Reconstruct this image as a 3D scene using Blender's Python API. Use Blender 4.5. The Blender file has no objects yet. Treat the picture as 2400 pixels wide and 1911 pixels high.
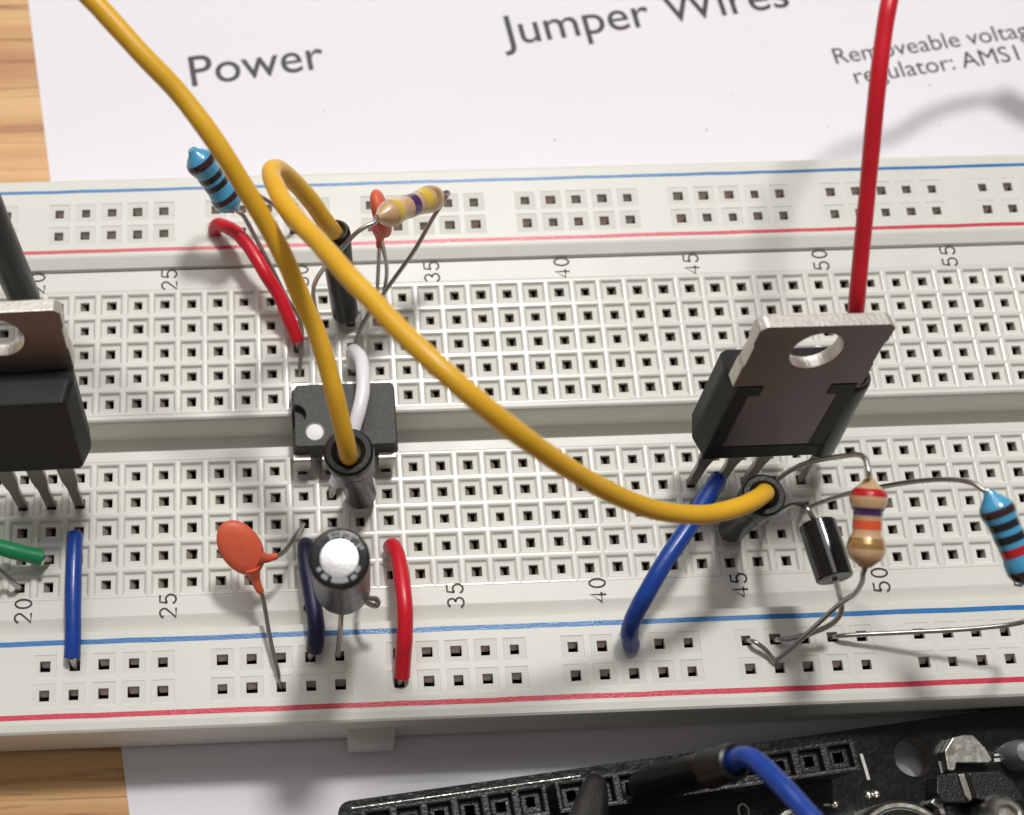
"""Close-up of a solderless breadboard with a small timer circuit. 1 unit = 1 mm."""
import bpy, bmesh, math, random
from mathutils import Vector, Matrix
from math import sin, cos, pi, radians as R

S = bpy.context.scene
COL = S.collection
S.unit_settings.system = 'METRIC'
S.unit_settings.scale_length = 0.001
random.seed(5)

# ------------------------------------------------------------------ camera
cam_d = bpy.data.cameras.new('camera')
cam = bpy.data.objects.new('camera', cam_d)
COL.objects.link(cam)
cam.matrix_world = Matrix(((0.999096, 0.033071, -0.026708, -25.42712),
       (-0.040560, 0.929706, -0.366063, -60.14578),
       (0.012724, 0.366816, 0.930207, 128.76759),
       (0.000000, 0.000000, 0.000000, 1.00000)))
cam_d.sensor_width = 36
cam_d.lens = 49.1450
cam_d.shift_x, cam_d.shift_y = 0.16987, 0.01230
cam_d.clip_start, cam_d.clip_end = 1, 5000
cam_d.dof.use_dof = True
cam_d.dof.focus_distance = 122
cam_d.dof.aperture_fstop = 0.033
S.camera = cam

# ------------------------------------------------------------------ light
S.view_settings.view_transform = 'Standard'
S.view_settings.look = 'None'
S.view_settings.exposure = 0
S.view_settings.gamma = 1
world = bpy.data.worlds.new('World')
S.world = world
world.use_nodes = True
bg = world.node_tree.nodes['Background']
bg.inputs[0].default_value = (1.0, 0.94, 0.88, 1)
bg.inputs[1].default_value = 0.165

def area_lamp(name, pos, aim, size, watts, colour):
    l = bpy.data.lights.new(name, 'AREA')
    l.shape = 'DISK'
    l.size = size
    l.energy = watts
    l.color = colour
    o = bpy.data.objects.new(name, l)
    o.location = pos
    o.rotation_euler = (Vector(aim) - Vector(pos)).to_track_quat('-Z', 'Y').to_euler()
    COL.objects.link(o)
    return o

area_lamp('desk_lamp', (45, 180, 480), (-5, -15, 8), 62, 1.5e6, (1.0, 0.975, 0.94))
area_lamp('soft_fill', (-100, 500, 750), (0, 0, 0), 720, 3.4e6, (1.0, 0.985, 0.965))  # broad soft lamp added as fill from behind, no real window

# ------------------------------------------------------------------ materials
def mat(name, col, rough=0.5, metal=0.0, sss=0.0, coat=0.0, bump=0.0, bscale=1.0, vary=0.0, vscale=0.3, spec=0.5, rvary=0.0, sscale=0.6):
    m = bpy.data.materials.new(name)
    m.use_nodes = True
    nt = m.node_tree
    b = nt.nodes['Principled BSDF']
    b.inputs['Base Color'].default_value = (*col, 1)
    b.inputs['Roughness'].default_value = rough
    b.inputs['Metallic'].default_value = metal
    b.inputs['Specular IOR Level'].default_value = spec
    if sss:
        b.inputs['Subsurface Weight'].default_value = sss
        b.inputs['Subsurface Radius'].default_value = (1.0, 0.9, 0.72)
        b.inputs['Subsurface Scale'].default_value = sscale
    if coat:
        b.inputs['Coat Weight'].default_value = coat
        b.inputs['Coat Roughness'].default_value = 0.08
    tc = nt.nodes.new('ShaderNodeTexCoord')
    if vary or rvary:
        n = nt.nodes.new('ShaderNodeTexNoise')
        n.inputs['Scale'].default_value = vscale
        n.inputs['Detail'].default_value = 5
        nt.links.new(tc.outputs['Object'], n.inputs['Vector'])
        if vary:
            mx = nt.nodes.new('ShaderNodeMix')
            mx.data_type = 'RGBA'
            mx.inputs['A'].default_value = (*[c * (1 - vary) for c in col], 1)
            mx.inputs['B'].default_value = (*[min(1, c * (1 + vary * .8)) for c in col], 1)
            nt.links.new(n.outputs['Fac'], mx.inputs['Factor'])
            nt.links.new(mx.outputs['Result'], b.inputs['Base Color'])
        if rvary:
            mr = nt.nodes.new('ShaderNodeMapRange')
            mr.inputs['To Min'].default_value = max(0.02, rough - rvary)
            mr.inputs['To Max'].default_value = rough + rvary
            nt.links.new(n.outputs['Fac'], mr.inputs['Value'])
            nt.links.new(mr.outputs['Result'], b.inputs['Roughness'])
    if bump:
        n2 = nt.nodes.new('ShaderNodeTexNoise')
        n2.inputs['Scale'].default_value = bscale
        n2.inputs['Detail'].default_value = 4
        nt.links.new(tc.outputs['Object'], n2.inputs['Vector'])
        bp = nt.nodes.new('ShaderNodeBump')
        bp.inputs['Strength'].default_value = bump
        bp.inputs['Distance'].default_value = 0.05
        nt.links.new(n2.outputs['Fac'], bp.inputs['Height'])
        nt.links.new(bp.outputs['Normal'], b.inputs['Normal'])
    return m

M = {
    'board': mat('ivory_plastic', (0.71, 0.712, 0.655), 0.4, bump=0.16, bscale=5, vary=0.05, vscale=0.25, rvary=0.1),
    'rib': mat('polished_ivory_ribs', (0.71, 0.712, 0.655), 0.2, bump=0.05, bscale=3, vary=0.05, vscale=0.25, rvary=0.06),
    'well': mat('matt_ivory_wells', (0.71, 0.712, 0.655), 0.62, spec=.3, vary=0.07, vscale=0.3),
    'cavity_shade': mat('dark_cavity_shade', (0.05, 0.04, 0.035), 0.7),
    'clip': mat('spring_clip_metal', (0.5, 0.42, 0.38), 0.5, .45, vary=0.3, vscale=1.2),
    'ink_black': mat('black_print', (0.03, 0.03, 0.028), 0.55, vary=0.5, vscale=5),
    'ink_blue': mat('blue_print', (0.035, 0.19, 0.48), 0.24, bump=0.5, bscale=7, vary=0.25, vscale=2.2, rvary=0.1),
    'ink_red': mat('red_print', (0.66, 0.05, 0.1), 0.26, bump=0.5, bscale=7, vary=0.2, vscale=2.2, rvary=0.1),
    'paper': mat('white_paper', (0.815, 0.805, 0.86), 0.65, bump=0.1, bscale=2.5, vary=0.03, vscale=0.06),
    'toner': mat('printed_toner', (0.02, 0.018, 0.02), 0.5, vary=0.4, vscale=6),
    'yellow': mat('yellow_pvc', (0.78, 0.44, 0.025), 0.4, sss=0.12, bump=0.16, bscale=1.6, vary=0.14, vscale=0.35, rvary=0.08),
    'red': mat('red_pvc', (0.66, 0.012, 0.028), 0.33, bump=0.3, bscale=1.1, vary=0.14, vscale=0.5, rvary=0.08),
    'blue': mat('blue_pvc', (0.012, 0.055, 0.32), 0.28, bump=0.35, bscale=1.2, vary=0.16, vscale=0.5, rvary=0.08),
    'navy': mat('navy_pvc', (0.014, 0.014, 0.06), 0.42, bump=0.15, bscale=2.5, vary=0.2, vscale=0.8),
    'green': mat('green_pvc', (0.008, 0.24, 0.085), 0.4, bump=0.1, bscale=2, vary=0.12, vscale=0.8),
    'white': mat('white_pvc', (0.88, 0.88, 0.93), 0.35, sss=0.3, bump=0.08, bscale=2),
    'plug': mat('black_sleeve', (0.009, 0.009, 0.009), 0.32, spec=.35, bump=0.35, bscale=2.5, vary=0.4, vscale=0.8, rvary=0.1),
    'epoxy': mat('black_epoxy', (0.015, 0.016, 0.015), 0.5, spec=.28, bump=0.5, bscale=9, vary=0.3, vscale=2.5),
    'ic': mat('black_chip_epoxy', (0.055, 0.055, 0.053), 0.55, bump=0.8, bscale=9, vary=0.75, vscale=3),
    'tin': mat('tinned_wire', (0.5, 0.47, 0.45), 0.32, 1.0, bump=0.2, bscale=3, vary=0.2, vscale=1.0),
    'pin': mat('tinned_pin', (0.72, 0.7, 0.66), 0.42, .75, bump=0.25, bscale=4, vary=0.15, vscale=2),
    'leg': mat('dull_tinned_leg', (0.36, 0.33, 0.3), 0.42, 1.0, bump=0.2, bscale=4, vary=0.15, vscale=2),
    'sheared': mat('sheared_metal_edge', (0.74, 0.72, 0.67), 0.5, 1.0, bump=0.8, bscale=3, vary=0.2, vscale=1.5),
    'tab': mat('heatsink_copper_alloy', (0.21, 0.178, 0.184), 0.48, .9, bump=0.12, bscale=5, vary=0.12, vscale=0.5, rvary=0.05),
    'alu': mat('brushed_aluminium', (0.85, 0.85, 0.85), 0.35, 1.0, bump=0.3, bscale=4),
    'disc': mat('orange_ceramic', (0.72, 0.125, 0.06), 0.48, sss=0.05, bump=0.25, bscale=5, vary=0.12, vscale=1.2),
    'blue_body': mat('blue_lacquer', (0.07, 0.36, 0.62), 0.25, coat=0.7, bump=0.15, bscale=2.5, vary=0.12, vscale=1.2),
    'tan_body': mat('tan_lacquer', (0.6, 0.38, 0.21), 0.3, coat=0.7, bump=0.15, bscale=2.5, vary=0.12, vscale=1.0),
    'b_brown': mat('band_brown', (0.045, 0.012, 0.014), 0.25, coat=0.6, vary=0.2, vscale=2),
    'b_black': mat('band_black', (0.01, 0.01, 0.012), 0.25, coat=0.6),
    'b_red': mat('band_red', (0.5, 0.012, 0.02), 0.25, coat=0.6, vary=0.15, vscale=2),
    'b_violet': mat('band_violet', (0.06, 0.018, 0.13), 0.25, coat=0.6, vary=0.15, vscale=2),
    'b_orange': mat('band_orange', (0.78, 0.1, 0.03), 0.25, coat=0.6, vary=0.15, vscale=2),
    'b_yellow': mat('band_yellow', (0.72, 0.5, 0.06), 0.25, coat=0.6, vary=0.2, vscale=3),
    'b_gold': mat('band_gold', (0.5, 0.3, 0.11), 0.25, 0.5, coat=0.6, vary=0.25, vscale=3),
    'diode': mat('glossy_black_diode', (0.008, 0.008, 0.009), 0.17, coat=0.3, bump=0.15, bscale=2),
    'sleeve': mat('black_shrink_sleeve', (0.012, 0.012, 0.012), 0.25, bump=0.3, bscale=1.5, rvary=0.08),
    'can': mat('shrink_sleeved_can', (0.018, 0.013, 0.014), 0.3, 0.0, spec=.3, bump=0.25, bscale=1.2, vary=0.35, vscale=0.6, rvary=0.1),
    'mark': mat('grey_print', (0.32, 0.33, 0.34), 0.4, vary=0.3, vscale=3),
    'white_dot': mat('white_paint', (0.85, 0.85, 0.84), 0.5, bump=0.3, bscale=3, vary=0.06, vscale=3),
    'pcb': mat('black_solder_mask', (0.008, 0.008, 0.008), 0.26, spec=.35, bump=0.8, bscale=2.2, vary=0.5, vscale=1.5, rvary=0.12),
    'pcb_edge': mat('laminate_edge', (0.12, 0.1, 0.07), 0.6, vary=0.3, vscale=2),
    'header': mat('black_header_plastic', (0.014, 0.014, 0.014), 0.3, bump=0.9, bscale=5, vary=0.6, vscale=3, rvary=0.12),
    'steel': mat('scuffed_steel', (0.55, 0.55, 0.5), 0.35, 1.0, bump=0.8, bscale=1.6, vary=0.3, vscale=1.0, rvary=0.12),
    'solder': mat('solder', (0.8, 0.8, 0.72), 0.25, 1.0, bump=0.8, bscale=3),
    'silk': mat('white_silkscreen', (0.6, 0.6, 0.56), 0.6, vary=0.2, vscale=4),
    'clear': mat('clear_lens_plastic', (0.22, 0.22, 0.23), 0.15, coat=0.4),
}

def wood_material():
    m = bpy.data.materials.new('oak_veneer')
    m.use_nodes = True
    nt = m.node_tree
    N, L = nt.nodes, nt.links
    b = N['Principled BSDF']
    tc = N.new('ShaderNodeTexCoord')
    mp = N.new('ShaderNodeMapping')
    mp.inputs['Rotation'].default_value = (0, 0, R(-9))
    mp.inputs['Scale'].default_value = (0.012, 0.16, 0.16)
    L.new(tc.outputs['Object'], mp.inputs['Vector'])
    n1 = N.new('ShaderNodeTexNoise')
    n1.inputs['Scale'].default_value = 1.0
    n1.inputs['Detail'].default_value = 6
    n1.inputs['Distortion'].default_value = 0.6
    L.new(mp.outputs['Vector'], n1.inputs['Vector'])
    cr = N.new('ShaderNodeValToRGB')
    cr.color_ramp.elements[0].position = 0.3
    cr.color_ramp.elements[0].color = (0.44, 0.19, 0.07, 1)
    cr.color_ramp.elements[1].position = 0.7
    cr.color_ramp.elements[1].color = (0.86, 0.55, 0.25, 1)
    L.new(n1.outputs['Fac'], cr.inputs['Fac'])
    mp2 = N.new('ShaderNodeMapping')
    mp2.inputs['Rotation'].default_value = (0, 0, R(-10))
    mp2.inputs['Scale'].default_value = (0.05, 1.1, 1)
    L.new(tc.outputs['Object'], mp2.inputs['Vector'])
    n2 = N.new('ShaderNodeTexNoise')
    n2.inputs['Scale'].default_value = 1.0
    n2.inputs['Detail'].default_value = 5
    n2.inputs['Distortion'].default_value = 0.9
    L.new(mp2.outputs['Vector'], n2.inputs['Vector'])
    c2 = N.new('ShaderNodeValToRGB')
    c2.color_ramp.elements[0].position = 0.34
    c2.color_ramp.elements[0].color = (0.42, 0.3, 0.22, 1)
    c2.color_ramp.elements[1].position = 0.47
    c2.color_ramp.elements[1].color = (1, 1, 1, 1)
    L.new(n2.outputs['Fac'], c2.inputs['Fac'])
    mx = N.new('ShaderNodeMix')
    mx.data_type = 'RGBA'
    mx.blend_type = 'MULTIPLY'
    mx.inputs['Factor'].default_value = 0.75
    L.new(cr.outputs['Color'], mx.inputs['A'])
    L.new(c2.outputs['Color'], mx.inputs['B'])
    L.new(mx.outputs['Result'], b.inputs['Base Color'])
    b.inputs['Roughness'].default_value = 0.5
    bp = N.new('ShaderNodeBump')
    bp.inputs['Strength'].default_value = 0.3
    bp.inputs['Distance'].default_value = 0.2
    L.new(n2.outputs['Fac'], bp.inputs['Height'])
    L.new(bp.outputs['Normal'], b.inputs['Normal'])
    return m

M['wood'] = wood_material()

# ------------------------------------------------------------------ mesh helpers
class MB:
    """Collects vertices (world millimetres) and faces; build() links them as one mesh object."""
    def __init__(self):
        self.v, self.f, self.mi, self.cur = [], [], [], 0

    def add(self, verts, faces):
        o = len(self.v)
        self.v += [tuple(p) for p in verts]
        for f in faces:
            self.f.append(tuple(i + o for i in f))
            self.mi.append(self.cur)

    def box(self, x0, x1, y0, y1, z0, z1, fr=None):
        vs = [(x, y, z) for z in (z0, z1) for y in (y0, y1) for x in (x0, x1)]
        if fr:
            vs = [fr(p) for p in vs]
        self.add(vs, [(0, 2, 3, 1), (4, 5, 7, 6), (0, 1, 5, 4), (2, 6, 7, 3), (0, 4, 6, 2), (1, 3, 7, 5)])

    def prism(self, poly, a, b, fr):
        """poly: list of 2D points; extruded from a to b along the third axis of the frame function."""
        n = len(poly)
        vs = [fr((p[0], p[1], a)) for p in poly] + [fr((p[0], p[1], b)) for p in poly]
        fs = [tuple(range(n - 1, -1, -1)), tuple(range(n, 2 * n))]
        fs += [(i, (i + 1) % n, n + (i + 1) % n, n + i) for i in range(n)]
        self.add(vs, fs)

    def tube(self, pts, r, sides=12, smooth=6, caps=True, jit=0.0):
        pts = [tuple(p) for p in pts]
        P, RR = [], []
        rad = r if isinstance(r, (list, tuple)) else [r] * len(pts)
        n = len(pts)
        for i in range(n - 1):
            p0 = Vector(pts[max(i - 1, 0)]); p1 = Vector(pts[i]); p2 = Vector(pts[i + 1]); p3 = Vector(pts[min(i + 2, n - 1)])
            for k in range(smooth):
                t = k / smooth
                P.append(0.5 * ((2 * p1) + (p2 - p0) * t + (2 * p0 - 5 * p1 + 4 * p2 - p3) * t * t + (3 * p1 - p0 - 3 * p2 + p3) * t ** 3))
                RR.append(rad[i] * (1 - t) + rad[i + 1] * t)
        P.append(Vector(pts[-1])); RR.append(rad[-1])
        up = None
        vs = []
        m = len(P)
        for i in range(m):
            tg = (P[min(i + 1, m - 1)] - P[max(i - 1, 0)])
            tg = tg.normalized() if tg.length > 1e-9 else Vector((0, 0, 1))
            if up is None:
                up = tg.orthogonal().normalized()
            up = (up - tg * up.dot(tg))
            up = up.normalized() if up.length > 1e-6 else tg.orthogonal().normalized()
            bi = tg.cross(up)
            w = 1 + jit * (sin(i * .9 + jit * 500) + sin(i * .37 + 2))
            for k in range(sides):
                a = 2 * pi * k / sides
                vs.append(P[i] + (up * cos(a) + bi * sin(a)) * RR[i] * w)
        fs = []
        for i in range(m - 1):
            for k in range(sides):
                k2 = (k + 1) % sides
                fs.append((i * sides + k, i * sides + k2, (i + 1) * sides + k2, (i + 1) * sides + k))
        if caps:
            fs.append(tuple(range(sides - 1, -1, -1)))
            fs.append(tuple(range((m - 1) * sides, m * sides)))
        self.add(vs, fs)

    def lathe(self, p0, p1, prof, sides=24, caps=True):
        """prof: (distance along p0->p1, radius) pairs."""
        p0, p1 = Vector(p0), Vector(p1)
        ax = (p1 - p0).normalized()
        u = ax.orthogonal().normalized()
        w = ax.cross(u)
        vs, fs = [], []
        for d, r in prof:
            for k in range(sides):
                a = 2 * pi * k / sides
                vs.append(p0 + ax * d + (u * cos(a) + w * sin(a)) * r)
        for i in range(len(prof) - 1):
            for k in range(sides):
                k2 = (k + 1) % sides
                fs.append((i * sides + k, i * sides + k2, (i + 1) * sides + k2, (i + 1) * sides + k))
        if caps:
            fs.append(tuple(range(sides - 1, -1, -1)))
            fs.append(tuple(range((len(prof) - 1) * sides, len(prof) * sides)))
        self.add(vs, fs)

    def mesh(self, name, mats, origin=(0, 0, 0), smooth=False, angle=40):
        me = bpy.data.meshes.new(name)
        o = Vector(origin)
        me.from_pydata([tuple(Vector(p) - o) for p in self.v], [], self.f)
        for m in (mats if isinstance(mats, (list, tuple)) else [mats]):
            me.materials.append(m)
        me.polygons.foreach_set('material_index', self.mi)
        if smooth:
            me.polygons.foreach_set('use_smooth', [True] * len(me.polygons))
            me.update()
            try:
                me.set_sharp_from_angle(angle=R(angle))
            except Exception:
                pass
        me.update()
        return me


def world_loc(o):
    v = Vector(o.location)
    while o.parent:
        o = o.parent
        v += Vector(o.location)
    return v

def part(name, mb, m, parent, label=None, smooth=True, angle=40, kind=None):
    me = mb.mesh(name, m, world_loc(parent), smooth, angle)
    o = bpy.data.objects.new(name, me)
    COL.objects.link(o)
    o.parent = parent
    if label:
        o['label'] = label
    if kind:
        o['kind'] = kind
    return o

def thing(name, label, cat, loc, group=None):
    o = bpy.data.objects.new(name, None)
    o.empty_display_size = 2
    COL.objects.link(o)
    o.location = loc
    o['label'] = label
    o['category'] = cat
    if group:
        o['group'] = group
    return o

def tube_part(name, pts, r, m, parent, sides=12, smooth=6, label=None):
    mb = MB()
    mb.tube(pts, r, sides, smooth, jit=0.012)
    return part(name, mb, m, parent, label)

# ------------------------------------------------------------------ breadboard
TOP, MTOP, FLOOR, RFLOOR = 8.66, 7.99, 7.69, 8.615
PIT = 2.54
ROW = {'J': 0.0, 'I': -2.54, 'H': -5.08, 'G': -7.62, 'F': -10.16,
       'E': -17.338, 'D': -19.878, 'C': -22.418, 'B': -24.958, 'A': -27.498,
       'R1': 9.734, 'R2': 7.252, 'R3': -34.783, 'R4': -37.306}
XOFF = {'R1': -0.05, 'R2': -0.05, 'R3': 0.12, 'R4': 0.12}

def hole(c, r, z=FLOOR):
    return ((c - 40) * PIT + XOFF.get(r, 0), ROW[r], z)

X0, X1 = (0.5 - 40) * PIT - 1.6, (63.5 - 40) * PIT + 1.6

def strip(mb, prof):
    """A profile of (y, z) points swept along the whole board."""
    n = len(prof)
    for i in range(n - 1):
        (ya, za), (yb, zb) = prof[i], prof[i + 1]
        mb.add([(X0, ya, za), (X1, ya, za), (X1, yb, zb), (X0, yb, zb)], [(0, 3, 2, 1)])

def cell(mb, cx, cy, hx, hy, fl, rim, flo, hol, top, deep, fr=None, bev=0.07, crown=0.0, two=False):
    """One socket: flat rim, rounded lip, sloping well walls, floor with a square hole, shaft."""
    jx, jy = random.uniform(-.03, .03), random.uniform(-.03, .03)
    hol = hol + random.uniform(-.03, .03)
    fl = fl + random.uniform(-.02, .02)
    def sq(ax, ay, z, dx=0.0, dy=0.0):
        if ax < .6:
            return [(cx + jx + sx * ax * (1 + 3 * jy), cy + jy + sy * ay, z) for sx, sy in ((-1, -1), (1, -1), (1, 1), (-1, 1))]
        return [(cx - ax, cy - ay, z), (cx + ax, cy - ay, z), (cx + ax, cy + ay, z), (cx - ax, cy + ay, z)]
    rings = [sq(hx, hy, top - crown), sq(rim + bev * 3.3, rim + bev * 3.3, top), sq(rim + bev * 2, rim + bev * 2, top - bev * .08), sq(rim + bev, rim + bev, top - bev * .35), sq(rim, rim, top - bev * 1.1),
             sq(flo, flo, fl + (top - fl) * .25), sq(flo - .05, flo - .05, fl + (top - fl) * .06), sq(flo - .14, flo - .14, fl), sq(hol + .02, hol + .02, fl),
             sq(hol, hol, fl - .03), sq(hol, hol, fl - deep)]
    vs = [p for r in rings for p in r]
    if fr:
        vs = [fr(p) for p in vs]
    n0 = len(mb.v)
    for i in range(len(rings) - 1):
        mb.cur = 0 if not two else (1 if i < 4 else 2)
        mb.add([], [])
        for k in range(4):
            k2 = (k + 1) % 4
            mb.f.append(tuple(n0 + q for q in (i * 4 + k, i * 4 + k2, (i + 1) * 4 + k2, (i + 1) * 4 + k)))
            mb.mi.append(mb.cur)
    mb.v += [tuple(p) for p in vs]
    mb.cur = 0

board = thing('breadboard', 'ivory solderless breadboard lying on the white printed sheet, full of sockets and wires', 'breadboard', (-20, -13.5, 0))

# main block
mb = MB()
GN, GS = 1.27, -11.43
HN, HS = -17.338 + 1.27, -27.498 - 1.27
strip(mb, [(3.62, 0.4), (3.62, MTOP - .16), (3.5, MTOP), (GN + .25, MTOP), (GN + .08, MTOP - .03), (GN, MTOP - .03)])
strip(mb, [(GS, MTOP - .03), (GS - .1, MTOP), (-11.82, MTOP), (-12.0, MTOP - .12), (-12.12, MTOP - .5), (-12.2, MTOP - 4.4), (-15.05, MTOP - 4.4), (-15.05, MTOP - .08), (-15.13, MTOP), (HN + .1, MTOP), (HN, MTOP - .03)])
strip(mb, [(HS, MTOP - .03), (HS - .12, MTOP), (-30.45, MTOP), (-30.6, MTOP - .04), (-31.7, MTOP - .42), (-31.78, MTOP - .6), (-31.78, 0.4)])
for r in 'JIHGFEDCBA':
    for c in range(1, 64):
        cell(mb, (c - 40) * PIT, ROW[r], 1.27, 1.27, FLOOR, 0.985, 0.9, 0.425, MTOP, .4, crown=0.0, two=True)
for a, b in ((GN, GS), (HN, HS)):
    for xa, xb in ((X0, (0.5 - 40) * PIT), ((63.5 - 40) * PIT, X1)):
        mb.add([(xa, a, MTOP - .03), (xb, a, MTOP - .03), (xb, b, MTOP - .03), (xa, b, MTOP - .03)], [(0, 3, 2, 1)])
for x, s in ((X0, 1), (X1, -1)):
    mb.add([(x, 3.62, .4), (x, 3.62, MTOP - .1), (x, -31.78, MTOP - .5), (x, -31.78, .4)], [(0, 1, 2, 3)])
main = part('main_block', mb, [M['board'], M['rib'], M['well']], board, smooth=False)

def has_rail(c):
    return c % 6 != 2 and 2 < c < 62

def rail(name, prof_n, prof_s, ra, rb, label):
    """A bus strip with two rows of sockets, in groups of five."""
    mb = MB()
    ya, yb = ROW[ra] + 1.24, ROW[rb] - 1.24
    ym = (ROW[ra] + ROW[rb]) / 2
    strip(mb, prof_n + [(ya, TOP)])
    strip(mb, [(yb, TOP)] + prof_s)
    dx = XOFF[ra]
    for c in range(1, 64):
        cx = (c - 40) * PIT + dx
        for r, y0, y1 in ((ra, ym, ya), (rb, yb, ym)):
            if has_rail(c):
                hy = (y1 - y0) / 2
                cell(mb, cx, (y0 + y1) / 2, 1.27, hy, RFLOOR, 0.99, 0.97, 0.44, TOP, .4, bev=0.012, two=True)
            else:
                mb.add([(cx - 1.27, y0, TOP), (cx + 1.27, y0, TOP), (cx + 1.27, y1, TOP), (cx - 1.27, y1, TOP)], [(0, 1, 2, 3)])
    for xa, xb in ((X0, (0.5 - 40) * PIT + dx), ((63.5 - 40) * PIT + dx, X1)):
        mb.add([(xa, yb, TOP), (xb, yb, TOP), (xb, ya, TOP), (xa, ya, TOP)], [(0, 1, 2, 3)])
    for x in (X0, X1):
        ys = [p[0] for p in prof_n + prof_s]
        mb.add([(x, max(ys), .4), (x, max(ys), TOP - .3), (x, min(ys), TOP - .3), (x, min(ys), .4)], [(0, 1, 2, 3)])
    return part(name, mb, [M['board'], M['board'], M['well']], board, label, smooth=False)

rail_t = rail('power_rail', [(13.62, 0.4), (13.62, TOP - .35), (13.5, TOP - .12), (13.25, TOP)],
              [(5.0, TOP), (4.8, TOP - .04), (3.78, TOP - .4), (3.7, TOP - .6), (3.7, 0.4)], 'R1', 'R2', 'far power rail with a blue and a red line')
rail_b = rail('power_rail', [(-31.86, 0.4), (-31.86, TOP - .12), (-31.98, TOP)],
              [(-39.7, TOP), (-40.3, TOP - .08), (-40.5, TOP - .25), (-40.58, TOP - .5), (-40.6, 0.4)], 'R3', 'R4', 'near power rail with a blue and a red line')

def line(name, y0, y1, m, parent, wob):
    mb = MB()
    n = 60
    xs = [X0 + 4 + (X1 - X0 - 8) * i / n for i in range(n + 1)]
    vs = []
    for x in xs:
        e = wob * (random.random() - .5)
        vs += [(x, y0 + e, TOP + .012), (x, y1 + e + wob * .6 * (random.random() - .5), TOP + .012)]
    mb.add(vs, [(2 * i, 2 * i + 2, 2 * i + 3, 2 * i + 1) for i in range(n)])
    return part(name, mb, m, parent, smooth=False)

line('blue_line', 12.02, 12.36, M['ink_blue'], rail_t, .06)
line('red_line', 5.32, 5.7, M['ink_red'], rail_t, .06)
line('blue_line', -33.0, -32.56, M['ink_blue'], rail_b, .06)
line('red_line', -39.35, -38.9, M['ink_red'], rail_b, .06)

# locking tabs on the near side
for xa, xb in ((-22.2, -18.1),):
    mb = MB()
    w = (xb - xa) / 2
    cx = (xa + xb) / 2
    prof = [(-40.5, 5.2), (-41.15, 4.9), (-41.45, 4.5), (-41.75, 3.9), (-41.95, 0.5), (-40.5, 0.5)]
    n = len(prof)
    vs = [(cx - w, y, z) for y, z in prof] + [(cx + w, y, z) for y, z in prof]
    mb.add(vs, [tuple(range(n)), tuple(range(2 * n - 1, n - 1, -1))] + [(i, n + i, n + (i + 1) % n, (i + 1) % n) for i in range(n)])
    part('locking_tab', mb, M['board'], board, smooth=False)

# spring clips inside the sockets
def clip_mesh(along_y):
    mb = MB()
    for s, inner in ((-1, .02), (1, .3)):
        a = [(s * .48, -.42, -.1), (s * .48, .42, -.1), (s * inner, .38, -.75), (s * inner, -.38, -.75)]
        b = [(x + s * .1, y, z - .06) for x, y, z in a]
        vs = a + b
        if not along_y:
            vs = [(y, -x, z) for x, y, z in vs]
        mb.add(vs, [(0, 1, 2, 3), (7, 6, 5, 4), (0, 4, 5, 1), (1, 5, 6, 2), (2, 6, 7, 3), (3, 7, 4, 0)])
    return mb

cm_y, cm_x = clip_mesh(True), clip_mesh(False)
me_y = cm_y.mesh('spring_clip', M['clip'])
me_x = cm_x.mesh('spring_clip', M['clip'])

def clips(parent, rows, me, mbsrc, single, zf):
    stuff = MB()
    for r in rows:
        for c in range(14, 62):
            if len(r) == 2 and not has_rail(c):
                continue
            x, y, z = hole(c, r, zf)
            if 18 <= c <= 59 and single:
                o = bpy.data.objects.new('spring_clip', me)
                COL.objects.link(o)
                o.parent = parent
                j = 0.05 * (random.random() - .5)
                o.location = Vector((x + j, y + j, z)) - world_loc(parent)
                o.rotation_euler = (0, 0, 0.2 * (random.random() - .5))
            else:
                stuff.add([(p[0] + x, p[1] + y, p[2] + z) for p in mbsrc.v], mbsrc.f)
    if stuff.v:
        part('spring_clips', stuff, M['clip'], parent, smooth=False, kind='stuff')

clips(main, 'EDCBA', me_y, cm_y, True, FLOOR)
clips(main, 'JIHGF', me_y, cm_y, False, FLOOR)
clips(rail_b, ('R3', 'R4'), me_x, cm_x, True, RFLOOR)
clips(rail_t, ('R1', 'R2'), me_x, cm_x, False, RFLOOR)
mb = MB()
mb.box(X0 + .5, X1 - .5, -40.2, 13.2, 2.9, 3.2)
part('socket_shade_sheet', mb, M['cavity_shade'], board, smooth=False)  # dark sheet added inside the board, its colour standing in for socket shade

# printed column numbers, drawn as thin strokes
def arc(cx, cy, rx, ry, a0, a1, n=10):
    return [(cx + rx * cos(R(a0 + (a1 - a0) * i / n)), cy + ry * sin(R(a0 + (a1 - a0) * i / n))) for i in range(n + 1)]

GLYPH = {   # unit box 0.62 wide, 1 high
    '0': [arc(.31, .5, .27, .5, 90, 450, 20)],
    '1': [[(.12, .8), (.33, 1), (.33, 0)]],
    '2': [arc(.3, .72, .27, .28, 170, -20, 9) + [(.02, 0), (.6, 0)]],
    '3': [arc(.28, .75, .25, .25, 160, -85, 9), arc(.28, .26, .3, .26, 85, -165, 10)],
    '4': [[(.45, 0), (.45, 1), (0, .3), (.62, .3)]],
    '5': [[(.56, 1), (.1, 1), (.05, .56)] + arc(.28, .32, .3, .32, 130, -160, 11)],
    '6': [[(.5, .98), (.25, .75)] + arc(.3, .3, .28, .3, 140, 500, 16)],
}

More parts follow.
